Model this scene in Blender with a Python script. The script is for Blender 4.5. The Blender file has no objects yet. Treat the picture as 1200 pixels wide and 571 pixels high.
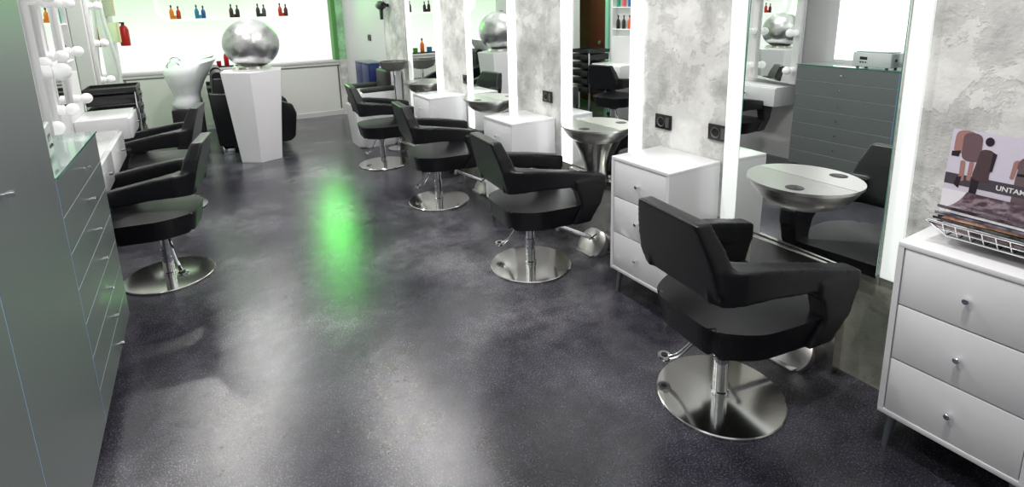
import bpy, bmesh, math, random
from mathutils import Vector, Matrix, noise
PI = math.pi
C = bpy.data.collections.new('salon'); bpy.context.scene.collection.children.link(C)
AR = 0.0342                      # the right-hand row stands at a slight angle to the left one
PIV = Vector((2.24, 1.60, 0))
RM = Matrix.Translation(PIV) @ Matrix.Rotation(AR, 4, 'Z') @ Matrix.Translation(-PIV)
RLOC = RM.translation.copy()
def RW(x, y, z=0): return RM @ Vector((x, y, z))

# ------------------------------------------------------------------ materials
def mat(name, col=(.8, .8, .8), rough=.5, metal=0., emis=None, es=0., coat=0., trans=0., spec=.5, ior=1.45):
    m = bpy.data.materials.new(name); m.use_nodes = True
    b = m.node_tree.nodes['Principled BSDF']
    b.inputs['Base Color'].default_value = (*col, 1); b.inputs['Roughness'].default_value = rough
    b.inputs['Metallic'].default_value = metal; b.inputs['Coat Weight'].default_value = coat
    b.inputs['Transmission Weight'].default_value = trans; b.inputs['Specular IOR Level'].default_value = spec
    b.inputs['IOR'].default_value = ior
    if emis: b.inputs['Emission Color'].default_value = (*emis, 1); b.inputs['Emission Strength'].default_value = es
    return m
def nodes(m): return m.node_tree.nodes, m.node_tree.links, m.node_tree.nodes['Principled BSDF']
def noise_tex(m, scale, detail=6, rough=.6, dist=0., obj=True, vscale=None):
    n, l, b = nodes(m); tc = n.new('ShaderNodeTexCoord'); t = n.new('ShaderNodeTexNoise')
    t.inputs['Scale'].default_value = scale; t.inputs['Detail'].default_value = detail
    t.inputs['Roughness'].default_value = rough; t.inputs['Distortion'].default_value = dist
    if vscale:
        mp = n.new('ShaderNodeMapping'); mp.inputs['Scale'].default_value = vscale
        l.new(tc.outputs['Object'], mp.inputs['Vector']); l.new(mp.outputs['Vector'], t.inputs['Vector'])
    else: l.new(tc.outputs['Object'], t.inputs['Vector'])
    return t
def ramp(m, src, stops):
    n, l, b = nodes(m); r = n.new('ShaderNodeValToRGB'); e = r.color_ramp.elements
    while len(e) < len(stops): e.new(.5)
    for i, (p, c) in enumerate(stops): e[i].position = p; e[i].color = (*c, 1) if len(c) == 3 else c
    l.new(src, r.inputs['Fac']); return r
def bump(m, src, strength, dist=.01):
    n, l, b = nodes(m); bp = n.new('ShaderNodeBump'); bp.inputs['Strength'].default_value = strength
    bp.inputs['Distance'].default_value = dist; l.new(src, bp.inputs['Height'])
    if b.inputs['Normal'].links: l.new(b.inputs['Normal'].links[0].from_socket, bp.inputs['Normal'])
    l.new(bp.outputs['Normal'], b.inputs['Normal'])
def mixc(m, fac, a, bb, mode='MIX'):
    n, l, b = nodes(m); x = n.new('ShaderNodeMix'); x.data_type = 'RGBA'; x.blend_type = mode
    for s, v in ((0, fac), (6, a), (7, bb)):
        if hasattr(v, 'is_linked') or hasattr(v, 'links'): l.new(v, x.inputs[s])
        else: x.inputs[s].default_value = v if s == 0 else (*v, 1)
    return x.outputs[2]

def m_floor():
    m = mat('floor_resin', (.05, .05, .065), .3, spec=.9)
    n, l, b = nodes(m)
    t = noise_tex(m, 1.0, 4, .5, .5); r = ramp(m, t.outputs['Fac'], [(.36, (.027, .026, .036)), (.5, (.050, .048, .062)), (.62, (.12, .117, .13))])
    t2 = noise_tex(m, 2.6, 3, .5, .4); r2 = ramp(m, t2.outputs['Fac'], [(.3, (.62,)*3), (.72, (1.45,)*3)])
    c = mixc(m, 1., r.outputs['Color'], r2.outputs['Color'], 'MULTIPLY')
    t3 = noise_tex(m, 150, 2, .6); r3 = ramp(m, t3.outputs['Fac'], [(.48, (.72, .72, .72)), (.56, (1.1, 1.1, 1.1)), (.70, (3.4, 3.3, 3.5))])  # bright specks paint the floor sparkle into the colour
    t5 = noise_tex(m, 11, 4, .6, .3); r5 = ramp(m, t5.outputs['Fac'], [(.35, (.78,)*3), (.65, (1.25,)*3)]); c = mixc(m, 1., c, r5.outputs['Color'], 'MULTIPLY')
    c = mixc(m, .8, c, r3.outputs['Color'], 'MULTIPLY')
    l.new(c, b.inputs['Base Color'])
    rr = ramp(m, t2.outputs['Fac'], [(.3, (.15,)*3), (.7, (.21,)*3)]); l.new(rr.outputs['Color'], b.inputs['Roughness'])
    bump(m, t3.outputs['Fac'], .40, .002); t4 = noise_tex(m, 9, 3, .5); bump(m, t4.outputs['Fac'], .05, .004)
    return m
def m_concrete(name, dark=False, green=0.):
    m = mat(name, (.6, .6, .58), .85)
    n, l, b = nodes(m)
    t = noise_tex(m, 3.6, 10, .66, .15)
    k = .52 if dark else 1.  # dark: old raw concrete plus shadow below the mirrors, both in the colour
    g = Vector((1 - .45*green, 1, 1 - .4*green))  # green light falling on the plaster is tinted into its colour
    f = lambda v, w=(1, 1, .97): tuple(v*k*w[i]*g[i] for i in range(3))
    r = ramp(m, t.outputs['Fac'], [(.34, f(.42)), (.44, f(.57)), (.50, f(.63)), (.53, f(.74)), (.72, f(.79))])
    n2 = n.new('ShaderNodeTexVoronoi'); n2.inputs['Scale'].default_value = 7; tc = n.new('ShaderNodeTexCoord')
    nd = noise_tex(m, 6, 5, .6); mx = n.new('ShaderNodeMix'); mx.data_type = 'RGBA'; mx.inputs[0].default_value = .35
    l.new(tc.outputs['Object'], mx.inputs[6]); l.new(nd.outputs['Color'], mx.inputs[7]); l.new(mx.outputs[2], n2.inputs['Vector'])
    r2 = ramp(m, n2.outputs['Distance'], [(.0, (1.08,)*3), (.35, (1.,)*3), (.7, (.82,)*3)])
    c = mixc(m, .8, r.outputs['Color'], r2.outputs['Color'], 'MULTIPLY')
    if dark:
        ts = noise_tex(m, 2.2, 4, .5); rs = ramp(m, ts.outputs['Fac'], [(.42, (.55, .6, .5)), (.6, (1.15, 1.12, 1.0))])
        c = mixc(m, 1., c, rs.outputs['Color'], 'MULTIPLY')
    l.new(c, b.inputs['Base Color'])
    bump(m, r.outputs['Color'], .7, .02); bump(m, nd.outputs['Fac'], .35, .02)
    t3 = noise_tex(m, 60, 6, .7); bump(m, t3.outputs['Fac'], .25, .004)
    return m
def m_brushed(name, col, rough=.28, axis=(1, 1, 60)):
    m = mat(name, col, rough, 1.)
    t = noise_tex(m, 12, 4, .6, vscale=axis); n, l, b = nodes(m)
    r = ramp(m, t.outputs['Fac'], [(.3, (rough*.9,)*3), (.7, (rough*1.1,)*3)]); l.new(r.outputs['Color'], b.inputs['Roughness'])
    c = ramp(m, t.outputs['Fac'], [(.3, tuple(x*.94 for x in col)), (.7, col)]); l.new(c.outputs['Color'], b.inputs['Base Color'])
    return m
def m_leather():
    m = mat('black_leather', (.005, .005, .007), .34, spec=.55)
    t = noise_tex(m, 220, 3, .6); bump(m, t.outputs['Fac'], .18, .002); return m
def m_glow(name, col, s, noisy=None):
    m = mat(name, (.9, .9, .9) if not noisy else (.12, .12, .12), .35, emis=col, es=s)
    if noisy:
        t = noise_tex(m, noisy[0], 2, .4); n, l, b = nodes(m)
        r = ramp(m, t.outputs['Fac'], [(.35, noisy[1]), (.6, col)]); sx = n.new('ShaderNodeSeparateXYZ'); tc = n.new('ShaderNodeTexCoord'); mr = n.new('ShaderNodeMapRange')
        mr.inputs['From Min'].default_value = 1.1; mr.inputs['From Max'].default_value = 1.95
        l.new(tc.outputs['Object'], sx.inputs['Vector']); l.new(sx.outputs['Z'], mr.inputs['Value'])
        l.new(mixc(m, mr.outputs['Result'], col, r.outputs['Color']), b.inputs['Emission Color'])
    return m
M = dict(
    floor=m_floor(), concrete=m_concrete('light_plaster_concrete'), rough=m_concrete('raw_shaded_concrete', True),
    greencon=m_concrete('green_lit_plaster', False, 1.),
    white=mat('white_paint', (.68, .67, .68), .55), lacquer=mat('white_lacquer', (.80, .80, .82), .18, coat=.3),
    dado=mat('white_panel', (.80, .80, .77), .5), groove=mat('shadow_gap', (.12, .12, .13), .6),
    mirror=mat('mirror_glass', (.90, .93, .91), .0, 1.), mirror_edge=mat('mirror_edge_green', (.05, .25, .17), .15),
    chrome=mat('chrome', (.86, .87, .9), .07, 1.), steel=m_brushed('brushed_steel', (.62, .61, .58), .22),
    satin=mat('satin_steel', (.70, .69, .67), .33, 1.), polished=mat('polished_base', (.78, .77, .73), .12, 1.),
    leather=m_leather(), plastic=mat('black_plastic', (.012, .012, .013), .35), rubber=mat('dark_rubber', (.02, .02, .02), .7),
    greylam=mat('grey_laminate', (.150, .168, .170), .38, .25), legs=mat('grey_metal_leg', (.30, .33, .35), .35, .8),
    glasstop=mat('green_glass', (.30, .42, .38), .04, coat=.5), glassedge=mat('green_glass_edge', (.01, .16, .11), .1),
    seam=mat('blue_edge_strip', (.22, .34, .55), .3), kick=mat('black_plinth', (.012, .012, .014), .5),
    strip=m_glow('frosted_strip', (.90, 1., .94), .42), strip_hot=m_glow('bright_strip', (.96, 1., .98), 1.5),
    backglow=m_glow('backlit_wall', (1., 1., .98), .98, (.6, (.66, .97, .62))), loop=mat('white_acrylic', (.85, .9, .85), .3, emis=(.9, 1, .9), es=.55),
    silver=mat('silver_ball', (.62, .62, .63), .3, .95), ceramic=mat('white_ceramic', (.82, .83, .86), .08, coat=.6),
    plinth=mat('white_plinth', (.90, .88, .92), .45), blue=mat('navy_lacquer', (.006, .014, .10), .4),
    red=mat('red_gloss', (.45, .01, .01), .3), maroon=mat('dark_red_door', (.09, .012, .014), .35), bulb=m_glow('bulb_glass', (1, .98, .97), .12),
    green=mat('green_lit_strip', (.10, .32, .08), .6), aqua=mat('aqua_frame', (.35, .55, .58), .4),
    greenglow=m_glow('green_led', (.25, 1., .22), 5.), ceiling=mat('ceiling_white', (.75, .75, .75), .8),
    radio=mat('radio_shell', (.62, .65, .66), .3, .3), display=mat('display', (.006, .006, .008), .15),
    bowl=mat('dark_bowl', (.10, .10, .095), .3), cushion=mat('charcoal_cushion', (.035, .035, .035), .5),
    paper=mat('paper', (.75, .73, .70), .5),
)
t = noise_tex(M['silver'], 5, 6, .7, 1.); n_, l_, b_ = nodes(M['silver'])
r = ramp(M['silver'], t.outputs['Fac'], [(.3, (.42,)*3), (.6, (.72,)*3)]); l_.new(r.outputs['Color'], b_.inputs['Base Color']); bump(M['silver'], t.outputs['Fac'], .25, .02)
def plain(c, rough=.3, metal=0., trans=0.):
    k = 'p_%s' % '_'.join('%02d' % int(v*99) for v in (*c, rough, trans))
    if k not in M: M[k] = mat(k, c, rough, metal, trans=trans)
    return M[k]

# ------------------------------------------------------------------ mesh helpers
def NB(): return bmesh.new()
def box(bm, x0, x1, y0, y1, z0, z1, bev=0., seg=2):
    vs = [bm.verts.new((x, y, z)) for x in (x0, x1) for y in (y0, y1) for z in (z0, z1)]
    fs = [bm.faces.new([vs[i] for i in f]) for f in ((0, 1, 3, 2), (4, 6, 7, 5), (0, 4, 5, 1), (2, 3, 7, 6), (0, 2, 6, 4), (1, 5, 7, 3))]
    if bev:
        es = list({e for f in fs for e in f.edges})
        bmesh.ops.bevel(bm, geom=es, offset=bev, segments=seg, affect='EDGES', profile=.5)
    return bm
def hexa(bm, b, t, bev=0., seg=2):
    """b, t: four corners each, same winding"""
    vb = [bm.verts.new(p) for p in b]; vt = [bm.verts.new(p) for p in t]; n = len(b)
    fs = [bm.faces.new(vb[::-1]), bm.faces.new(vt)] + [bm.faces.new((vb[i], vb[(i+1) % n], vt[(i+1) % n], vt[i])) for i in range(n)]
    if bev: bmesh.ops.bevel(bm, geom=list({e for f in fs for e in f.edges}), offset=bev, segments=seg, affect='EDGES', profile=.5)
    return bm
def lathe(bm, prof, seg=48, c=(0, 0, 0), mtx=None, ang=2*PI, a0=0.):
    full = abs(ang - 2*PI) < 1e-6; n = seg if full else seg + 1; rings = []
    for r, z in prof:
        rings.append([bm.verts.new((r*math.cos(a0 + ang*i/seg) + c[0], r*math.sin(a0 + ang*i/seg) + c[1], z + c[2])) for i in range(n)] if r > 1e-6 else [bm.verts.new((c[0], c[1], z + c[2]))])
    for a, b in zip(rings, rings[1:]):
        for i in range(seg):
            j = (i + 1) % n
            try:
                if len(a) == 1 and len(b) > 1: bm.faces.new((a[0], b[i], b[j]))
                elif len(b) == 1 and len(a) > 1: bm.faces.new((a[i], b[0], a[j]))
                elif len(a) > 1: bm.faces.new((a[i], b[i], b[j], a[j]))
            except ValueError: pass
    if mtx: bmesh.ops.transform(bm, matrix=mtx, verts=[v for r_ in rings for v in r_])
    return bm
def tube(bm, pts, r, seg=10, cap=True, radii=None):
    pts = [Vector(p) for p in pts]; rings = []; up = None
    for i, p in enumerate(pts):
        d = (pts[min(i+1, len(pts)-1)] - pts[max(i-1, 0)]).normalized()
        if up is None: up = Vector((0, 0, 1)) if abs(d.z) < .9 else Vector((1, 0, 0))
        s = d.cross(up).normalized(); u = s.cross(d).normalized(); up = u
        rr = radii[i] if radii else r
        rings.append([bm.verts.new(p + s*rr*math.cos(2*PI*k/seg) + u*rr*math.sin(2*PI*k/seg)) for k in range(seg)])
    for a, b in zip(rings, rings[1:]):
        for k in range(seg): bm.faces.new((a[k], a[(k+1) % seg], b[(k+1) % seg], b[k]))
    if cap: bm.faces.new(rings[0][::-1]); bm.faces.new(rings[-1])
    return bm
def smooth_pts(pts, n=6):
    pts = [Vector(p) for p in pts]; P = [pts[0]] + pts + [pts[-1]]; out = []
    for i in range(1, len(P)-2):
        for k in range(n):
            t = k/n; a, b, c, d = P[i-1], P[i], P[i+1], P[i+2]
            out.append(.5*((2*b) + (c-a)*t + (2*a-5*b+4*c-d)*t*t + (3*b-a-3*c+d)*t**3))
    return out + [pts[-1]]
def prism(bm, poly, z0, z1, bev=0., seg=2, scale_bot=None):
    n = len(poly); cx = sum(p[0] for p in poly)/n; cy = sum(p[1] for p in poly)/n; s = scale_bot or 1.
    b = [(cx + (x-cx)*s, cy + (y-cy)*s, z0) for x, y in poly]; t = [(x, y, z1) for x, y in poly]
    return hexa(bm, b, t, bev, seg)
def roundpoly(pts, r, n=6):
    out = []; N = len(pts)
    for i in range(N):
        p = Vector(pts[i]); a = Vector(pts[i-1]); b = Vector(pts[(i+1) % N]); ri = r[i] if isinstance(r, (list, tuple)) else r
        d1 = (a-p).normalized(); d2 = (b-p).normalized(); q0 = p + d1*ri; q1 = p + d2*ri
        for k in range(n+1):
            t = k/n; out.append(tuple((1-t)**2*q0 + 2*t*(1-t)*p + t*t*q1))
    return out
def obj(name, bm, m, parent=None, smooth=True, angle=35, loc=None, rotz=0., structure=False):
    bmesh.ops.recalc_face_normals(bm, faces=bm.faces)
    me = bpy.data.meshes.new(name); bm.to_mesh(me); bm.free()
    if smooth:
        me.polygons.foreach_set('use_smooth', [True]*len(me.polygons))
        try: me.set_sharp_from_angle(angle=math.radians(angle))
        except Exception: pass
    for x in (m if isinstance(m, (list, tuple)) else [m]): me.materials.append(M[x] if isinstance(x, str) else x)
    o = bpy.data.objects.new(name, me); C.objects.link(o)
    if parent: o.parent = parent
    if loc is not None: o.location = loc
    o.rotation_euler.z = rotz
    if structure and not parent: o['kind'] = 'structure'
    return o
def thing(name, label, cat, loc=(0, 0, 0), rotz=0., group=None):
    o = bpy.data.objects.new(name, None); C.objects.link(o); o.empty_display_size = .1
    o.location = loc; o.rotation_euler = (0, 0, rotz); o['label'] = label; o['category'] = cat
    if group: o['group'] = group
    return o
def tag(o, label, cat, group=None):
    o['label'] = label; o['category'] = cat
    if group: o['group'] = group
    return o
def dup(root, loc, rotz, label, group=None):
    r = root.copy(); C.objects.link(r); r.location = loc; r.rotation_euler = (0, 0, rotz); r['label'] = label
    if group: r['group'] = group
    for ch in list(root.children):
        c = ch.copy(); C.objects.link(c); c.parent = r
        for g in list(ch.children):
            d = g.copy(); C.objects.link(d); d.parent = c
            for h in list(g.children): e = h.copy(); C.objects.link(e); e.parent = d
    return r
def rstruct(name, bm, m, parent=None):      # structure given in the right-hand row's frame
    o = obj(name, bm, m, parent, structure=True)
    if not parent: o.location = RLOC; o.rotation_euler.z = AR
    return o
def fuse(o, voxel=.008, smooth=6, fac=.6, tris=False):
    md = o.modifiers.new('r', 'REMESH'); md.mode = 'VOXEL'; md.voxel_size = voxel; md.use_smooth_shade = True
    s = o.modifiers.new('s', 'SMOOTH'); s.iterations = smooth; s.factor = fac
    dg = bpy.context.evaluated_depsgraph_get(); dg.update()
    me = bpy.data.meshes.new_from_object(o.evaluated_get(dg)); o.modifiers.clear()
    old = o.data; ms = [x for x in old.materials]; o.data = me
    if not me.materials:
        for x in ms: me.materials.append(x)
    me.polygons.foreach_set('use_smooth', [True]*len(me.polygons))
    return o

# ------------------------------------------------------------------ room shell
bm = NB(); box(bm, -2.6, 3.2, -2.6, 9.6, -.05, 0); obj('floor', bm, 'floor', structure=True, smooth=False)
bm = NB(); box(bm, -2.6, 3.2, -2.6, 9.6, 2.75, 2.85); obj('ceiling', bm, 'ceiling', structure=True)
XW = 2.265
bm = NB(); box(bm, XW, XW+.2, -2.6, 6.09, .50, 2.75); rstruct('wall_right', bm, 'concrete')
bm = NB(); box(bm, XW, XW+.2, -2.6, 7.2, 0, .50); rstruct('wall_right_base', bm, 'rough')
bm = NB(); box(bm, XW-.01, XW+.2, 6.92, 8.95, 0, 2.75); rstruct('wall_right_end', bm, 'white')
bm = NB(); box(bm, XW-.004, XW+.2, 6.20, 6.92, .5, 2.75); rstruct('wall_right_pier', bm, 'concrete')
# left wall with a door niche
XL = -.93
bm = NB(); box(bm, XL-.12, XL, -2.6, 5.50, 0, 2.75); box(bm, XL-.12, XL, 5.50, 5.98, 0, 1.16); box(bm, XL-.12, XL, 5.50, 5.98, 1.95, 2.75); box(bm, XL-.12, XL-.09, 5.50, 5.96, 1.16, 1.95); box(bm, XL-.12, XL, 5.96, 5.98, 1.16, 1.95)
obj('wall_left', bm, 'white', structure=True)
bm = NB(); box(bm, XL-.12, XL, 6.80, 9.1, 0, 2.75); obj('wall_left_end', bm, 'white', structure=True)
bm = NB(); box(bm, -1.75, -1.63, 5.5, 8.0, 0, 2.75); obj('wall_niche', bm, 'white', structure=True)
bm = NB(); box(bm, -1.63, XL-.12, 5.5, 5.6, 0, 2.75); obj('wall_niche_near', bm, 'white', structure=True)
bm = NB(); box(bm, -1.63, XL-.12, 7.9, 8.0, 0, 2.75); obj('wall_niche_far', bm, 'white', structure=True)
bm = NB(); box(bm, -2.6, 3.2, -2.7, -2.6, 0, 2.75); obj('wall_rear', bm, 'white', structure=True)
# back wall: dado with a ledge, backlit panel above it
YB = 8.85
bm = NB(); box(bm, XL, 1.9, YB, YB+.2, 0, .83); d = obj('wall_back_dado', bm, 'dado', structure=True)
bm = NB(); box(bm, XL, 1.9, YB-.02, YB+.2, .83, .865, .004); obj('trim_1', bm, 'white', d)
bm = NB(); box(bm, XL, 1.9, YB-.008, YB, .775, .79); box(bm, 1.86, 1.88, YB-.008, YB, .1, .78); box(bm, -.9, -.885, YB-.008, YB, .1, .78); obj('trim_2', bm, 'groove', d)
bm = NB(); box(bm, XL, 1.9, YB-.012, YB, 0, .07); obj('baseboard_back', bm, 'white', structure=True)
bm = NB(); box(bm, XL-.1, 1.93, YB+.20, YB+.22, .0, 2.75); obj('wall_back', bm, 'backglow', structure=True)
bm = NB(); box(bm, 1.84, 1.90, YB-.02, YB+.19, .865, 2.75); obj('trim_3', bm, 'green', structure=True)  # strip coloured green to stand in for the green light on it
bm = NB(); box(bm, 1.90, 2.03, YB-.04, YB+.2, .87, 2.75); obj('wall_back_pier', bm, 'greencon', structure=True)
bm = NB(); box(bm, 2.03, 2.6, YB-.10, YB+.2, 0, 2.75); box(bm, 1.90, 2.03, YB-.04, YB+.2, 0, .87); obj('wall_back_corner', bm, 'concrete', structure=True)

# ------------------------------------------------------------------ mirrors and frosted light strips on the right wall
MZ0, MZ1 = .50, 2.1
mirrors = [(1.052, 1.725, .0, .013), (2.500, 3.065, .0342, .0), (3.90, 4.545, .0342, .0), (5.34, 6.015, .0342, .0)]
for i, (y0, y1, b, tilt) in enumerate(mirrors):
    yc = (y0+y1)/2; w = (y1-y0)/2
    lab = ['tall frameless wall mirror above the nearest steel half-round shelf', 'tall frameless wall mirror above the second half-round shelf, between two plastered piers',
           'tall frameless wall mirror beside the third half-round shelf, reflecting the silver ball', 'farthest tall frameless wall mirror, reflecting the orange bottle'][i]
    t = thing('wall_mirror', lab, 'mirror', RW(XW-(.030 if i == 0 else .014), yc, 0), b, 'station mirrors on the right wall')
    bm = NB(); box(bm, 0, .006, -w, w, MZ0, MZ1); g = obj('glass', bm, 'mirror', t, smooth=False)
    if tilt: g.matrix_local = Matrix.Translation((0, 0, .9)) @ Matrix.Rotation(tilt, 4, 'Y') @ Matrix.Translation((0, 0, -.9))
    bm = NB(); box(bm, .0005, .0055, -w-.0012, -w, MZ0, MZ1); box(bm, .0005, .0055, w, w+.0012, MZ0, MZ1); obj('glass_edge', bm, 'mirror_edge', t, smooth=False)
strips = [(.985, 1.049, 0, 'beside the near plaster wall, right of the nearest mirror'), (1.728, 1.812, 0, 'left of the nearest mirror'),
          (2.405, 2.497, 1, 'right of the second mirror'), (3.068, 3.18, 1, 'left of the second mirror'),
          (3.80, 3.897, 1, 'right of the third mirror'), (4.548, 4.64, 1, 'left of the third mirror'),
          (5.22, 5.337, 1, 'right of the farthest mirror'), (6.018, 6.13, 0, 'left of the farthest mirror')]
for y0, y1, hot, where in strips:
    bm = NB(); box(bm, XW-.022, XW-.001, y0, y1, MZ0, MZ1, .002)
    o = obj('light_panel', bm, 'strip_hot' if hot else 'strip', smooth=False, loc=RLOC, rotz=AR)
    tag(o, 'vertical frosted glowing light panel ' + where, 'light panel', 'light panels beside the mirrors')

# steel apron below each mirror
for i, yc in enumerate((1.385, 2.80, 4.24, 5.68)):
    w = (.215, .235, .235, .235)[i]
    bm = NB(); box(bm, XW-.065, XW-.002, yc-w, yc+w, .003, .495, .002)
    o = obj('steel_panel', bm, 'steel', smooth=False, loc=RLOC, rotz=AR)
    tag(o, 'brushed steel panel standing on the floor under the ' + ('nearest mirror', 'second mirror', 'third mirror', 'farthest mirror')[i], 'panel', 'steel panels under the mirrors')

# half-round shelf with bowl
def make_shelf(label):
    t = thing('half_round_shelf', label, 'shelf', (0, 0, 0), 0, 'half-round steel shelves at the mirrors')
    R = .232
    bm = NB(); top = []
    arc = [(-R*math.sin(a), -R*math.cos(a)) for a in [PI*i/40 for i in range(41)]]
    prism(bm, arc, .822, .834); o = obj('shelf_top', bm, 'satin', t, angle=30)
    bm = NB()
    prof = [(.223, .822), (.215, .80), (.190, .765), (.155, .735), (.110, .715), (.06, .706), (.0, .704)]
    lathe(bm, prof, 32, ang=PI, a0=PI/2); obj('bowl', bm, 'satin', t, angle=60)
    bm = NB(); lathe(bm, [(.0, .8350), (.036, .8350), (.037, .8345)], 28, c=(-.155, -.06, 0)); obj('tool_hole', bm, 'plastic', t)
    return t
sh = [('steel half-round shelf with a round tool hole at the nearest mirror', 1.385), ('steel half-round shelf with a round tool hole at the second mirror', 2.80),
      ('steel half-round shelf at the third mirror, tinted green by the light', 4.23), ('farthest steel half-round shelf, at the mirror reflecting the orange bottle', 5.66)]
proto = make_shelf(sh[0][0])
for i, (lab, y) in enumerate(sh):
    if i == 0: proto.location = RW(XW-.033, y); proto.rotation_euler.z = 0.
    else: dup(proto, RW(XW-.015, y), AR, lab)
for k, s in enumerate([o for o in C.objects if o.name.startswith('half_round_shelf')][1:2]):
    bm = NB(); lathe(bm, [(.17, .76), (.12, .66), (.09, .58), (.075, .503)], 28, ang=PI, a0=PI/2); obj('cone_support', bm, 'steel', s, angle=60)

# footrests: domed floor mount with a slotted bar
def make_footrest(label):
    t = thing('footrest', label, 'footrest', (0, 0, 0), 0, 'chrome footrests in front of the steel panels')
    bm = NB()
    hexa(bm, [(0, -.10, .0), (0, .10, 0), (-.13, .075, 0), (-.13, -.075, 0)][::-1], [(0, -.10, .02), (0, .10, .02), (-.13, .075, .012), (-.13, -.075, .012)][::-1], .003)
    # tilted polished disc wedge
    mt = Matrix.Translation((-.035, 0, .045)) @ Matrix.Rotation(math.radians(-52), 4, 'Y')
    lathe(bm, [(0, .040), (.085, .037), (.112, .026), (.116, .014), (.105, -.03), (0, -.05)], 40, mtx=mt)
    bmesh.ops.bisect_plane(bm, geom=bm.verts[:]+bm.edges[:]+bm.faces[:], plane_co=(0, 0, .001), plane_no=(0, 0, 1), clear_inner=True)
    bmesh.ops.bisect_plane(bm, geom=bm.verts[:]+bm.edges[:]+bm.faces[:], plane_co=(.0, 0, 0), plane_no=(1, 0, 0), clear_outer=True)
    obj('mount', bm, 'satin', t, angle=40)
    bm = NB(); tube(bm, [(-.06, 0, .10), (-.13, .045, .135), (-.26, .125, .195)], .012, 12); tube(bm, [(-.05, -.03, .09), (-.12, .015, .120), (-.245, .095, .182)], .008, 10)
    tube(bm, [(-.295, .05, .195), (-.215, .185, .195)], .013, 12); obj('foot_bar', bm, 'chrome', t)
    bm = NB(); tube(bm, [(-.085, -.012, .092), (-.045, -.04, .130)], .005, 8); obj('slot', bm, 'plastic', t)
    return t
fr = [('chrome footrest on the floor behind the base of the nearest styling chair', 1.375), ('chrome footrest beside the second styling chair, left of the second white chest', 2.72),
      ('chrome footrest between the second and third styling chairs', 4.22), ('farthest chrome footrest, beneath the third half-round shelf end', 5.62)]
proto = make_footrest(fr[0][0])
for i, (lab, y) in enumerate(fr):
    if i == 0: proto.location = RW(XW-.067, y-.03); proto.rotation_euler.z = AR
    else: dup(proto, RW(XW-.067, y), AR, lab)

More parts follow.
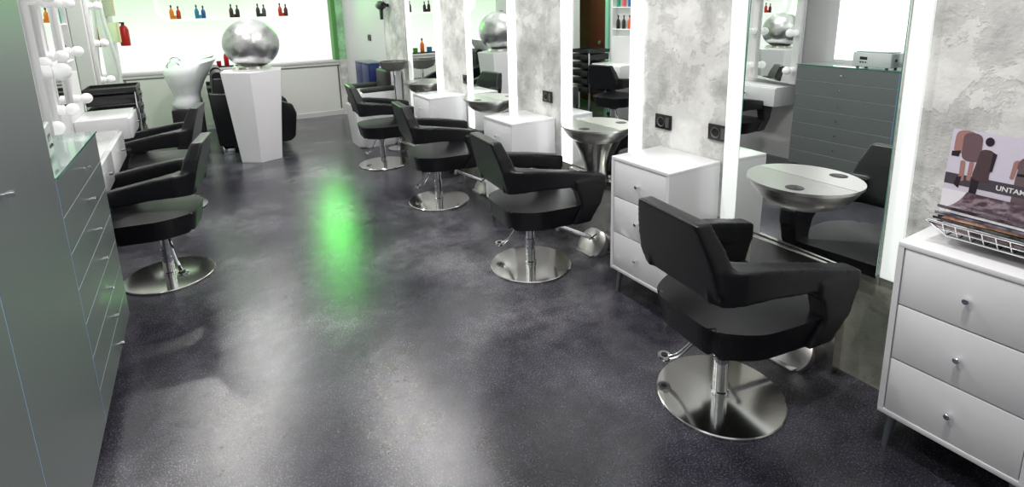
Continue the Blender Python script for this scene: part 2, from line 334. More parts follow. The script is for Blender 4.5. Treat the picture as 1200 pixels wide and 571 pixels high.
# ------------------------------------------------------------------ styling chair (faces +x)
def make_chair(label):
    t = thing('styling_chair', label, 'chair', (0, 0, 0), 0, 'black leather styling chairs')
    bm = NB()
    # back shell
    def sect(x0, x1, h0, h1, z): return [(x0, -h0, z), (x1, -h1, z), (x1, h1, z), (x0, h0, z)]
    secs = [sect(-.238, -.15, .195, .20, .565), sect(-.252, -.16, .220, .22, .615), sect(-.272, -.185, .215, .215, .70),
            sect(-.292, -.21, .195, .195, .775), sect(-.318, -.252, .162, .162, .868)]
    for a, b in zip(secs, secs[1:]): hexa(bm, a, b)
    for s in (-1, 1):
        A = [(-.255, .160), (-.232, .215), (-.165, .250), (-.05, .260), (.15, .276), (.372, .290)]
        Bp = [(-.155, .115), (-.145, .150), (-.105, .172), (-.04, .186), (.15, .203), (.372, .217)]
        for i in range(5):
            q = [A[i], A[i+1], Bp[i+1], Bp[i]]; q = [(x, y*s) for x, y in q]
            if s < 0: q = q[::-1]
            zl = [.565, .567, .572, .575, .562, .530]; zh = [.705, .703, .700, .690, .658, .612]
            zz = {A[i]: (zl[i], zh[i]), Bp[i]: (zl[i], zh[i]), A[i+1]: (zl[i+1], zh[i+1]), Bp[i+1]: (zl[i+1], zh[i+1])}
            b_ = [(x, y, zz[(x, abs(y))][0]) for x, y in q]; t_ = [(x, y, zz[(x, abs(y))][1]) for x, y in q]
            hexa(bm, b_, t_)
        for (z0, xa0, xb0), (z1, xa1, xb1) in (((.54, .165, .366), (.600, .165, .373)), ((.44, .205, .335), (.555, .170, .369)), ((.325, .15, .272), (.45, .205, .338))):
            yo0, yi0 = (.288, .212) if z0 > .4 else (.268, .20)
            yo1, yi1 = (.290, .212)
            b_ = [(xa0, s*yi0, z0), (xb0, s*yi0, z0), (xb0, s*yo0, z0), (xa0, s*yo0, z0)]; t_ = [(xa1, s*yi1, z1), (xb1, s*yi1, z1), (xb1, s*yo1, z1), (xa1, s*yo1, z1)]
            if s < 0: b_ = b_[::-1]; t_ = t_[::-1]
            hexa(bm, b_, t_)
    o = obj('armrest_shell', bm, 'leather', t); fuse(o, .0075, 6, .6)
    pl = roundpoly([(-.225, -.165), (-.08, -.262), (.31, -.274), (.32, .274), (-.08, .262), (-.225, .165)], [.07, .08, .045, .045, .08, .07], 6)
    bm = NB(); prism(bm, pl, .325, .447, .024, 4, .90); so = obj('seat', bm, 'leather', t, angle=50)
    bm = NB(); lathe(bm, [(.0, 0), (.245, 0), (.253, .003), (.254, .009), (.250, .0125), (.10, .0150), (0, .016)], 72); obj('base', bm, 'polished', t, angle=30)
    bm = NB(); lathe(bm, [(.034, .014), (.036, .018), (.036, .030), (.031, .034), (.031, .084), (.0302, .085), (.0302, .0865), (.031, .0875), (.031, .134), (.0302, .135), (.0302, .1365), (.031, .1375), (.031, .182), (.027, .184), (.027, .302)], 40); obj('column', bm, 'chrome', t, angle=15)
    bm = NB(); lathe(bm, [(0, .275), (.05, .275), (.062, .292), (.062, .302), (0, .302)], 24); box(bm, -.11, .13, -.10, .10, .298, .330, .006); obj('seat_mount', bm, 'plastic', t)
    bm = NB(); p = smooth_pts([(-.02, .02, .285), (-.045, .07, .255), (-.07, .115, .18), (-.09, .15, .125), (-.11, .185, .095)], 5)
    tube(bm, p, .009, 10, radii=[.008+.004*(i/len(p)) for i in range(len(p))]); lathe(bm, [(.012, -.008), (.028, -.009), (.031, 0), (.028, .009), (.012, .008), (.012, -.008)], 24, c=(-.122, .205, .090)); le = obj('pump_lever', bm, 'chrome', t)
    bm = NB(); lathe(bm, [(0, -.004), (.014, -.004), (.014, .011), (0, .012)], 16, c=(-.122, .205, .090)); obj('pedal_pad', bm, 'rubber', le)
    bm = NB(); box(bm, -.18, -.02, -.035, .035, .325, .345, .004); obj('back_bracket', bm, 'plastic', t)
    return t
ch = [('black leather styling chair nearest to the camera, on a round steel base', 1.693, 1.350, -8), ('black leather styling chair second from the front in the right row', 1.702, 2.784, -6),
      ('black leather styling chair third from the front in the right row', 1.715, 4.218, -6), ('farthest black leather styling chair of the right row, before the blue cabinet', 1.707, 5.629, -6)]
proto = make_chair(ch[0][0])
for i, (lab, x, y, r) in enumerate(ch):
    if i == 0: proto.location = RW(x, y); proto.rotation_euler.z = AR + math.radians(r)
    else: dup(proto, RW(x, y), AR + math.radians(r), lab)
dup(proto, (-.331, 3.86, 0), PI + math.radians(-10), 'black leather styling chair beside the grey chest of drawers, left row')
dup(proto, (-.345, 5.30, 0), PI + math.radians(-10), 'black leather styling chair behind another one in the left row, facing the white wall drawer')

# ------------------------------------------------------------------ white three-drawer chests
def make_chest(label, dp=.372):
    t = thing('drawer_chest', label, 'chest of drawers', (0, 0, 0), 0, 'white three-drawer chests along the right wall')
    w, z0, z1 = .205, .15, .80; th = .018
    bm = NB()
    box(bm, .003, dp, -w, w, z1-th, z1, .0015); box(bm, .003, dp, -w, w, z0, z0+th, .0015)
    box(bm, .003, dp, -w, -w+th, z0+th, z1-th); box(bm, .003, dp, w-th, w, z0+th, z1-th); box(bm, dp-.01, dp, -w+th, w-th, z0+th, z1-th)
    obj('carcass', bm, 'lacquer', t, angle=25)
    bm = NB(); box(bm, .018, .03, -w+th, w-th, z0+th, z1-th); obj('inner_shadow', bm, 'groove', t, smooth=False)
    h = (z1-z0-2*th)/3
    for k in range(3):
        a = z0+th+k*h+.0025; b = a+h-.005
        bm = NB(); box(bm, .006, .022, -w+th+.003, w-th-.003, a, b, .0015); dr = obj('drawer', bm, 'lacquer', t, angle=25)
        bm = NB(); mt = Matrix.Translation((.006, 0, (a+b)/2)) @ Matrix.Rotation(-PI/2, 4, 'Y')
        lathe(bm, [(.0045, 0), (.0045, .010), (.0095, .012), (.0100, .024), (.0085, .026), (0, .026)], 20, mtx=mt); obj('knob', bm, 'chrome', dr)
    for x, y in ((.05, -w+.035), (.05, w-.035), (dp-.05, -w+.035), (dp-.05, w-.035)):
        bm = NB(); sx = -.012 if x < .1 else .012; sy = -.012 if y < 0 else .012
        tube(bm, [(x, y, z0), (x+sx, y+sy, 0)], .01, 14, radii=[.016, .010]); obj('leg', bm, 'legs', t)
    return t
cs = [('white three-drawer chest at the right edge carrying the magazines', 1.93, .668), ('white three-drawer chest on grey legs behind the nearest styling chair', 1.887, 2.045),
      ('white three-drawer chest behind the second styling chair', 1.887, 3.485), ('farthest white three-drawer chest, left of the third mirror', 1.887, 4.92)]
proto0 = make_chest(cs[0][0], .330); proto = make_chest(cs[1][0])
for i, (lab, x, y) in enumerate(cs):
    if i == 0:
        proto0.location = RW(x, y); proto0.rotation_euler.z = AR
    elif i == 1: proto.location = RW(x, y); proto.rotation_euler.z = AR
    else: dup(proto, RW(x, y), AR, lab)

# ------------------------------------------------------------------ sockets
def make_socket(label, grp='black power sockets on the plaster piers'):
    t = thing('power_socket', label, 'socket', (0, 0, 0), 0, grp)
    bm = NB(); box(bm, -.010, 0, -.060, .060, -.042, .042, .004, 2); obj('plate', bm, 'plastic', t)
    bm = NB(); mt = Matrix.Translation((-.012, .012, 0)) @ Matrix.Rotation(-PI/2, 4, 'Y')
    lathe(bm, [(.026, -.002), (.029, .002), (.026, .003), (.022, -.001)], 24, mtx=mt); box(bm, -.0125, -.0095, -.045, -.02, -.028, .028); obj('outlet_ring', bm, plain((.09, .085, .08), .4), t)
    return t
so = [('black power socket above the right end of the second white chest', 1.865, .945), ('black power socket above the left end of the second white chest', 2.235, .942),
      ('black power socket above the third white chest', 3.372, .945), ('black power socket above the farthest white chest', 4.70, .945), ('black power socket on the white wall above the blue cabinet', 7.55, 1.243)]
proto = make_socket(so[0][0])
for i, (lab, y, z) in enumerate(so):
    p = RW(XW - (.0 if i < 4 else .011), y, z)
    if i == 0: proto.location = p; proto.rotation_euler.z = AR
    else: dup(proto, p, AR, lab)

# ------------------------------------------------------------------ magazines on the near chest
ZT = .80
t = thing('magazine_rack', 'chrome wire magazine rack with scroll feet on the near white chest', 'rack', RW(2.10, .655, ZT), AR)
bm = NB()
tube(bm, [(-.085, -.16, .035), (-.085, .12, .035), (.085, .12, .035), (.085, -.16, .035), (-.085, -.16, .035)], .004, 8)
tube(bm, [(-.122, -.17, .085), (-.122, .165, .085)], .0035, 8); tube(bm, [(-.104, -.165, .06), (-.104, .145, .06)], .003, 8)
for k in range(9): y = -.15 + k*.034; tube(bm, [(-.122, y, .085), (-.085, y, .035), (.085, y, .035), (.10, y, .10)], .0025, 6)
tube(bm, [(-.085, .12, .035), (-.122, .165, .085)], .0035, 8)
obj('basket', bm, 'chrome', t)
for s in (-1, 1):
    for sy in (-.11, .10):
        bm = NB(); c = [(s*.085, sy, .035)] + [(s*(.085+.015*math.sin(a)*.9), sy - .0, .020 + .015*math.cos(a)) for a in [PI*k/8 for k in range(0, 13)]]
        c = [(x, y, max(z, .006)) for x, y, z in c]
        tube(bm, c, .004, 8); obj('scroll_foot', bm, 'chrome', t)
random.seed(4)
cols = [(.05, .03, .04), (.6, .6, .65), (.08, .07, .10), (.45, .2, .12), (.03, .03, .03), (.5, .5, .6), (.08, .05, .05)]
desc = ['dark plum magazine on top of the pile in the wire rack', 'silver-grey magazine directly beneath the top dark magazine', 'near-black magazine third from the top in the wire rack', 'rust-coloured magazine in the middle of the pile', 'black magazine low in the pile in the wire rack', 'pale grey magazine second from the bottom of the rack', 'dark brown magazine at the bottom of the wire rack']
for k in range(7):
    z = .040 + (6-k)*.0108; bm = NB(); n = 12; top = []; w2 = .148; th = .0085
    vs = []
    for i in range(n+1):
        u = -1 + 2*i/n; x = u*.100; dz = .024*abs(u)**2.2
        vs.append([bm.verts.new((x, yy, z + dz + e)) for e in (0, th) for yy in (-w2, w2)])
    for a, b in zip(vs, vs[1:]):
        for q in ((0, 1), (1, 3), (3, 2), (2, 0)): bm.faces.new((a[q[0]], a[q[1]], b[q[1]], b[q[0]]))
    bm.faces.new([vs[0][i] for i in (0, 1, 3, 2)]); bm.faces.new([vs[-1][i] for i in (0, 2, 3, 1)])
    m = mat('magazine_cover_%d' % k, cols[k], .18, coat=.4); tt = noise_tex(m, 14, 3, .6); n_, l_, b_ = nodes(m)
    hi = tuple(min(1, v*2.5+.08) for v in cols[k]); rr = ramp(m, tt.outputs['Fac'], [(.42, cols[k]), (.55, hi), (.66, (.35, .16, .1) if k % 2 else cols[k])]); l_.new(rr.outputs['Color'], b_.inputs['Base Color'])
    p = RW(2.10 + random.uniform(-.004, .004), .655 + .010*k*(-.6 if k % 2 else .25), ZT)
    o = obj('magazine', bm, m, loc=p, rotz=AR + random.uniform(-.05, .05)); tag(o, desc[k], 'magazine', 'magazines piled in the wire rack')
    # white page edge as child
    bm = NB(); box(bm, -.09, .09, -w2-.0008, w2+.0008, z+.0022, z+.0065); 
    bm.free()

# cover card standing behind: figures in flat shapes, at real size
t = thing('fashion_magazine', 'upright fashion magazine with runway figures, leaning on the plaster wall', 'magazine', RW(2.205, .873, ZT+.001), AR)
t.rotation_euler = (0, math.radians(5), AR)
W, Hh = .36, .345            # local y runs to -W
dk = mat('print_dark', (.03, .022, .03), .25); skin = mat('print_skin', (.36, .19, .17), .25); dress = mat('print_dress', (.085, .055, .06), .25); tan = mat('print_tan', (.15, .095, .11), .25)
band = mat('print_band', (.075, .065, .08), .25); gold = mat('print_gown', (.14, .105, .115), .25); pale = mat('print_pale', (.78, .76, .80), .25)
def card(poly, x, m, name='print', par=None, rnd=True):
    poly = [(a, 1-(1-b)*.8 if b >= .3 else b*.44/.3) for a, b in poly]
    if len(poly) > 4 or m in (skin, dress, tan, gold):
        cl = [Vector(p) for p in poly]; cl = cl + cl[:1]; poly = [tuple(q)[:2] for q in roundpoly([tuple(p) for p in poly], [min((Vector(poly[i])-Vector(poly[i-1])).length, (Vector(poly[i])-Vector(poly[(i+1) % len(poly)])).length)*.45 for i in range(len(poly))], 4)]
    bm = NB(); vs = [bm.verts.new((x, -a*W, b*Hh)) for a, b in poly]; bm.faces.new(vs); o = obj(name, bm, m, par or t, smooth=False); return o
bm = NB(); box(bm, 0, .004, -W, 0, 0, Hh); cov = obj('cover', bm, mat('cover_lilac', (.62, .58, .68), .2, coat=.3), t, smooth=False)
def ell(cx, cy, rx, ry, n=20): return [(cx+rx*math.cos(2*PI*k/n), cy+ry*math.sin(2*PI*k/n)) for k in range(n)]
card([(0, 0), (1, 0), (1, .075), (0, .075)], -.0006, dk)
card([(0, .08), (1, .08), (1, .26), (0, .26)], -.0005, pale)
card([(.0, .30), (1, .30), (1, .44), (0, .44)], -.0008, band)
# left walking pair
card([(.03, 1), (.20, 1), (.17, .78), (.10, .70), (.03, .72)], -.0010, skin); card([(.09, .98), (.24, .98), (.25, .62), (.10, .62)], -.0012, tan)
card([(.02, .72), (.09, .74), (.08, .66), (.02, .66)], -.0013, dk); card([(.10, .62), (.14, .62), (.15, .36), (.11, .36)], -.0010, skin); card([(.17, .62), (.21, .62), (.20, .38), (.17, .38)], -.0010, skin)
card([(.09, .40), (.13, .42), (.12, .28), (.08, .30)], -.0014, dk)
card(ell(.295, .90, .034, .055), -.0016, dk); card([(.24, .80), (.34, .80), (.36, .66), (.33, .50), (.345, .40), (.20, .40), (.22, .58)], -.0015, dress)
card([(.335, .78), (.365, .76), (.35, .54), (.33, .54)], -.0017, dk); card([(.21, .42), (.27, .42), (.25, .10), (.19, .05)], -.0014, dk)
# right group
card(ell(.62, .92, .038, .05), -.0016, dk); card(ell(.70, .88, .035, .05), -.0016, dk); card([(.52, .74), (.62, .84), (.76, .78), (.76, .60), (.52, .60)], -.0012, tan)
card([(.54, .72), (.74, .78), (.76, .52), (.80, .10), (.52, .10), (.52, .55)], -.0014, gold); card([(.49, .72), (.53, .74), (.51, .50), (.48, .50)], -.0012, skin)
card([(.76, .74), (.90, .80), (.92, .40), (.74, .44)], -.0013, skin); card([(.53, .58), (.75, .60), (.75, .565), (.53, .545)], -.0017, dk); card([(.84, .9), (.98, .9), (.98, .2), (.86, .2)], -.0012, dress)
card([(.38, .302), (1, .302), (1, .438), (.38, .438)], -.0018, band)
fc = bpy.data.curves.new('title', 'FONT'); fc.body = 'UNTAMED CLE'; fc.size = .023; fc.extrude = .0002; fc.offset = .0004
to = bpy.data.objects.new('title_text', fc); C.objects.link(to); dg = bpy.context.evaluated_depsgraph_get(); me = bpy.data.meshes.new_from_object(to.evaluated_get(dg)); bpy.data.objects.remove(to)
me.materials.append(plain((.8, .78, .8), .3)); to = bpy.data.objects.new('title_text', me); C.objects.link(to); to.parent = t
to.rotation_euler = (PI/2, 0, -PI/2); to.location = (-.0025, -.40*W, .470*Hh); to.scale = (.95, 1, 1)

# ------------------------------------------------------------------ left: tall grey cabinet, grey chest, radio
XF = -.48
t = thing('tall_cabinet', 'tall grey laminate cabinet filling the left edge', 'cabinet', (-.70, 1.6, 0))
def L(bm, nm, m, x=0, **k): return obj(nm, bm, m, t, **k)
ox, oy = -.70, 1.6
bm = NB(); box(bm, XL+.002-ox, XF-.02-ox, .30-oy, 2.335-oy, .10, 2.4, .001); L(bm, 'carcass', 'greylam')
bm = NB(); box(bm, XL+.01-ox, XF-.05-ox, .31-oy, 2.33-oy, 0, .10); L(bm, 'plinth', 'kick')
for y0, y1, ky in ((.30, .962, .82), (.968, 1.632, 1.10), (1.638, 2.335, 1.785)):
    bm = NB(); box(bm, XF-.02-ox, XF-ox, y0-oy, y1-oy, .105, 2.4, .001); dd = L(bm, 'door', 'greylam', smooth=False)
    bm = NB(); mt = Matrix.Translation((XF-ox, ky-oy, 1.17)) @ Matrix.Rotation(PI/2, 4, 'Y'); lathe(bm, [(.005, 0), (.005, .012), (.009, .013), (.009, .03), (0, .031)], 18, mtx=mt); obj('knob', bm, 'chrome', dd)
bm = NB()
for y in (.965, 1.635): box(bm, XF-.016-ox, XF-.0005-ox, y-.0026-oy, y+.0026-oy, .105, 2.4)
L(bm, 'edge_strip', 'seam', smooth=False)

t = thing('grey_drawer_chest', 'grey laminate chest of seven drawers with a green glass top', 'chest of drawers', (-.70, 2.8, 0)); ox, oy = -.70, 2.8
Y0, Y1 = 2.340, 3.235
bm = NB(); box(bm, XL+.002-ox, XF-.02-ox, Y0-oy, Y1-oy, .10, 1.06, .001); L(bm, 'carcass', 'greylam')
bm = NB(); box(bm, XL+.01-ox, XF-.05-ox, Y0+.005-oy, Y1-.02-oy, 0, .10); L(bm, 'plinth', 'kick')
bm = NB(); box(bm, XL+.002-ox, XF+.004-ox, Y0-oy, Y1+.004-oy, 1.061, 1.070, .001); gt = L(bm, 'glass_top', 'glasstop', smooth=False)
bm = NB(); box(bm, XF+.0042-ox, XF+.0052-ox, Y0-oy, Y1+.0052-oy, 1.0615, 1.0695); box(bm, XL-ox+.01, XF+.005-ox, Y1+.0042-oy, Y1+.0052-oy, 1.0615, 1.0695); obj('glass_edge', bm, 'glassedge', gt, smooth=False)
hh = .955/7
for k in range(7):
    a = .103 + k*hh; bm = NB(); box(bm, XF-.02-ox, XF-ox, Y0+.002-oy, Y1-oy, a+.0022, a+hh-.0022, .001); dr = L(bm, 'drawer', 'greylam', smooth=False)
    bm = NB(); mt = Matrix.Translation((XF-ox, 2.80-oy, a+hh*.5)) @ Matrix.Rotation(PI/2, 4, 'Y'); lathe(bm, [(.005, 0), (.005, .010), (.0085, .011), (.0085, .028), (0, .029)], 18, mtx=mt); obj('knob', bm, 'chrome', dr)
bm = NB()
for k in range(7): a = .103 + (k+1)*hh - .0022; box(bm, XF-.019-ox, XF-.0002-ox, Y0+.003-oy, Y1-.001-oy, a+.0001, a+.0018)
L(bm, 'edge_banding', plain((.42, .47, .52), .4), smooth=False)
bm = NB(); box(bm, XF-.0215-ox, XF-.0205-ox, Y0+.001-oy, Y1-.001-oy, .104, 1.058); L(bm, 'drawer_gaps', plain((.05, .06, .065), .5), smooth=False)
bm = NB(); box(bm, XF-.016-ox, XF+.0004-ox, Y0-.0036-oy, Y0+.0016-oy, .105, 1.058); L(bm, 'edge_strip', 'seam', smooth=False)

t = thing('tabletop_radio', 'silver tabletop radio with a dark display on the grey chest, seen in the mirror', 'radio', (-.62, 2.61, 1.071))
bm = NB(); hexa(bm, [(-.12, -.16, .012), (.07, -.16, .012), (.085, 0, .012), (.07, .16, .012), (-.12, .16, .012)], [(-.12, -.16, .135), (.07, -.16, .135), (.085, 0, .135), (.07, .16, .135), (-.12, .16, .135)], .008, 3); obj('body', bm, 'radio', t)
bm = NB(); box(bm, -.11, .06, -.14, .14, .136, .144, .003); obj('top_plate', bm, 'glasstop', t)
bm = NB(); hexa(bm, [(.0795, .035, .07), (.0865, .02, .07), (.0805, .10, .07)][:0] or [(.076, .03, .072), (.0835, .03, .072), (.078, .095, .072), (.070, .095, .072)], [(.076, .03, .098), (.0835, .03, .098), (.078, .095, .098), (.070, .095, .098)]); obj('display', bm, 'display', t, smooth=False)
for k in range(3): bm = NB(); lathe(bm, [(.006, 0), (.006, .006), (0, .006)], 12, mtx=Matrix.Translation((.078, .085-.022*k, .052)) @ Matrix.Rotation(PI/2, 4, 'Y')); obj('button', bm, 'display', t)
bm = NB(); lathe(bm, [(.012, 0), (.012, .008), (0, .009)], 16, mtx=Matrix.Translation((0, -.159, .075)) @ Matrix.Rotation(PI/2, 4, 'X')); obj('side_dial', bm, 'display', t)
for x, y in ((-.09, -.12), (-.09, .12), (.05, -.12), (.05, .12)): bm = NB(); lathe(bm, [(.012, 0), (.012, .013), (0, .013)], 12, c=(x, y, 0)); obj('foot', bm, 'rubber', t)

bm = NB(); box(bm, XL, XL+.012, 2.36, 3.15, 1.10, 2.5, .001); o = obj('light_panel', bm, m_glow('soft_panel', (1, 1, 1), 1.0), smooth=False); tag(o, 'broad glowing white panel on the wall above the grey chest, seen in the nearest mirror', 'light panel')

# left wall stations: wall-hung white drawers
def wall_drawer(label, y0, y1, knobs, z0=.64):
    t = thing('wall_drawer', label, 'drawer', (XL, (y0+y1)/2, 0), 0, 'wall-hung white drawers of the left stations'); w = (y1-y0)/2; D = .375
    bm = NB(); box(bm, .002, D-.02, -w, w, z0, .80, .004); obj('box', bm, 'lacquer', t, angle=25)
    n = len(knobs)
    for k in range(n):
        a = -w + 2*w*k/n; b = -w + 2*w*(k+1)/n
        bm = NB(); box(bm, D-.02, D, a+.002, b-.002, z0+.004, .785, .0015); f = obj('drawer_front', bm, 'lacquer', t, angle=25)
        bm = NB(); lathe(bm, [(.005, 0), (.005, .014), (.009, .015), (.009, .034), (0, .035)], 16, mtx=Matrix.Translation((D, (a+b)/2, .715)) @ Matrix.Rotation(PI/2, 4, 'Y')); obj('knob', bm, 'chrome', f)
wall_drawer('wall-hung white double drawer behind the grey chest, left row', 3.50, 4.83, (0, 1), .60)
wall_drawer('wall-hung white single drawer in front of the black trolley', 5.41, 5.98, (0,), .62)

# bulb mirrors on the left wall
def bulb_mirror(label, y0, y1, sides=(0, 1), x=XL, rot=0., z0=.84):
    t = thing('bulb_mirror', label, 'mirror', (x, (y0+y1)/2, 0), rot, 'dressing mirrors with round bulbs on the left wall'); w = (y1-y0)/2
    bm = NB(); box(bm, .002, .010, -w, w, z0, 2.3); obj('glass', bm, 'mirror', t, smooth=False)
    if rot: bm = NB(); hexa(bm, [(-.002, -w-.1, z0), (.0015, -w-.1, z0), (.0015, w+.1, z0), (-.002, w+.1, z0)], [(-.002, -w-.1, 2.3), (.0015, -w-.1, 2.3), (.0015, w+.1, 2.3), (-.002, w+.1, 2.3)]); obj('backing', bm, 'white', t)
    for s in sides:
        y = -w-.045 if s == 0 else w+.045
        bm = NB(); box(bm, .002, .035, y-.044, y+.044, z0, 2.3, .004); p = obj('bulb_post', bm, 'white', t)
        for k in range(4):
            z = .98 + .37*k; mt = Matrix.Translation((.035, y, z)) @ Matrix.Rotation(PI/2, 4, 'Y')
            bm = NB(); lathe(bm, [(.034, 0), (.034, .035), (.022, .04)], 24, mtx=mt); lathe(bm, [(.022, .036)] + [(.041*math.sin(a), .077 - .041*math.cos(a)) for a in [.5+(PI-.5)*j/14 for j in range(15)]], 28, mtx=mt); obj('bulb', bm, 'bulb', p)
bulb_mirror('dressing mirror with round bulbs above the white double drawer, seen in the nearest mirror', 3.42, 3.97, x=-.79, rot=.285)
bulb_mirror('dressing mirror with a bulb post rising beyond the grey chest, left wall', 4.42, 4.78, (1,))
bulb_mirror('narrow bulb post and mirror beside the opening in the left wall', 5.06, 5.38, (1,), z0=.95)
bulb_mirror('farthest bulb mirror on the left wall, past the doorway opening', 6.98, 7.55, (0,))

# niche door (dark red) and aqua frame seen in the second mirror
bm = NB(); box(bm, -1.628, -1.60, 6.82, 7.56, 0, 2.3, .002); dr = obj('door_1', bm, 'maroon', structure=True)
bm = NB(); box(bm, -1.629, -1.59, 6.74, 6.81, 0, 2.38); box(bm, -1.629, -1.59, 7.57, 7.64, 0, 2.38); box(bm, -1.629, -1.59, 6.74, 7.64, 2.31, 2.38); obj('door_frame', bm, 'aqua', dr)
bm = NB(); lathe(bm, [(.01, 0), (.01, .03), (.028, .035), (.028, .055), (0, .058)], 20, mtx=Matrix.Translation((-1.60, 6.90, 1.0)) @ Matrix.Rotation(PI/2, 4, 'Y')); obj('door_knob', bm, 'chrome', dr)

# black rolling drawer trolley
t = thing('salon_trolley', 'black drawer trolley with chrome posts behind the white single drawer', 'trolley', (-.735, 6.22, -.03))
for k in range(5):
    z = .40 + k*.115; bm = NB(); box(bm, -.19, .19, -.20, .20, z, z+.085, .01); box(bm, .19, .205, -.19, .19, z+.008, z+.075, .004); tr = obj('drawer', bm, 'plastic', t)
    bm = NB(); box(bm, .205, .222, -.06, .06, z+.055, z+.067, .004); obj('handle', bm, 'leather', tr)
bm = NB(); box(bm, -.20, .20, -.215, .215, .965, .985, .006); box(bm, -.20, -.19, -.215, .215, .985, 1.01); box(bm, .19, .20, -.215, .215, .985, 1.01); box(bm, -.19, .19, -.215, -.205, .985, 1.01); box(bm, -.19, .19, .205, .215, .985, 1.01); obj('top_tray', bm, 'plastic', t)
for x in (-.19, .19):
    for y in (-.21, .21):
        bm = NB(); tube(bm, [(x, y, .09), (x, y, .965)], .010, 10); p = obj('post', bm, 'chrome', t)
        bm = NB(); lathe(bm, [(0, -.012), (.026, -.012), (.03, -.006), (.03, .006), (.026, .012), (0, .012)], 20, mtx=Matrix.Translation((x, y, .061)) @ Matrix.Rotation(PI/2, 4, 'X')); obj('caster', bm, 'rubber', p)

# ------------------------------------------------------------------ hexagonal plinth and silver ball
PX, PY = .485, 6.66
t = thing('hexagonal_plinth', 'white hexagonal plinth tapering to the floor under the silver ball', 'plinth', (PX, PY, 0))
def hexr(r, z, a0=math.radians(-98)): return [(r*math.cos(a0+PI/3*k), r*math.sin(a0+PI/3*k), z) for k in range(6)]
bm = NB(); hexa(bm, hexr(.235, 0), hexr(.34, 1.0), .003); obj('body', bm, 'plinth', t, smooth=False)
bm = NB(); mt = None; lathe(bm, [(.13, 1.0005), (.19, 1.0005), (.20, 1.02), (.185, 1.045), (.17, 1.03), (.13, 1.02), (.13, 1.0005)], 48); tray = obj('ball_ring', bm, 'polished', t)
bm = NB(); prof = [(.285*math.sin(a), -.265*math.cos(a)) for a in [PI*k/36 for k in range(37)]]; lathe(bm, prof, 64)
o = obj('silver_ball', bm, 'silver', loc=(PX+.025, PY-.0, 1.283)); tag(o, 'large mottled silver ball on top of the white hexagonal plinth', 'ball')

# ------------------------------------------------------------------ backwash units
def make_backwash(label):
    t = thing('backwash_unit', label, 'wash chair', (0, 0, 0), 0, 'hair washing units behind the plinth')
    # basin shell: stacked ellipses, tilted
    bm = NB(); rings = []; N = 40
    for xl, zl, xr, zr, ry in [(-.10, .52, .10, .46, .13), (-.15, .62, .15, .60, .18), (-.12, .66, .15, .655, .165), (-.12, .72, .16, .735, .165), (-.15, .80, .21, .85, .215), (-.185, .92, .285, .98, .25),
                               (-.195, 1.0, .36, 1.10, .26), (-.175, 1.012, .34, 1.108, .245), (-.12, .93, .26, .99, .20), (-.04, .86, .18, .89, .11)]:
        cx = (xl+xr)/2; rx = (xr-xl)/2; cz = (zl+zr)/2; dz = (zr-zl)/2
        rings.append([bm.verts.new((cx+rx*math.cos(2*PI*k/N), ry*math.sin(2*PI*k/N), cz + dz*math.cos(2*PI*k/N))) for k in range(N)])
    for a, b in zip(rings, rings[1:]):
        for k in range(N): bm.faces.new((a[k], a[(k+1) % N], b[(k+1) % N], b[k]))
    bm.faces.new(rings[-1]); bm.faces.new(rings[0][::-1]); b_ = obj('basin', bm, 'ceramic', t, angle=70)
    bm = NB(); tube(bm, smooth_pts([(-.12, 0, .94), (-.13, 0, 1.06), (-.07, 0, 1.09), (-.02, 0, 1.04)], 5), .012, 10); lathe(bm, [(.02, .0), (.02, .03), (.0, .035)], 16, c=(-.10, .09, .99)); obj('tap', bm, 'chrome', b_)
    bm = NB(); box(bm, -.16, .16, -.17, .17, .06, .56, .02); obj('pedestal', bm, 'plastic', t)
    bm = NB(); tube(bm, [(.345, -.22, .895), (.345, .22, .895)], .075, 20, radii=[.062, .062]); hexa(bm, [(.24, -.24, .40), (.42, -.24, .38), (.42, .24, .38), (.24, .24, .40)], [(.285, -.23, .89), (.405, -.23, .89), (.405, .23, .89), (.285, .23, .89)], .02, 3); obj('headrest', bm, 'leather', t)
    bm = NB(); hexa(bm, [(.34, -.24, .26), (1.0, -.24, .28), (1.0, .24, .28), (.34, .24, .26)], [(.38, -.24, .42), (1.0, -.24, .44), (1.0, .24, .44), (.38, .24, .42)], .03, 3); obj('seat', bm, 'leather', t)
    for s in (-1, 1):
        bm = NB(); y0, y1 = (s*.25, s*.33) if s > 0 else (s*.33, s*.25)
        pr = [(.27, .11), (.60, .07), (1.04, .07), (1.10, .12), (1.14, .40), (1.10, .52), (.95, .58), (.56, .69), (.22, .74)]
        hexa(bm, [(x, y0, z) for x, z in pr], [(x, y1, z) for x, z in pr], .02, 3); obj('side_panel', bm, 'leather', t)
    bm = NB(); box(bm, .30, .42, -.31, .31, .0, .07, .006); obj('foot', bm, 'chrome', t)
    return t
proto = make_backwash('near hair washing unit with a tilted white basin and black chair')
proto.location = (-.19, 7.36, 0)
dup(proto, (-.19, 8.07, 0), 0, 'far hair washing unit with a tilted white basin and black chair, by the back wall')

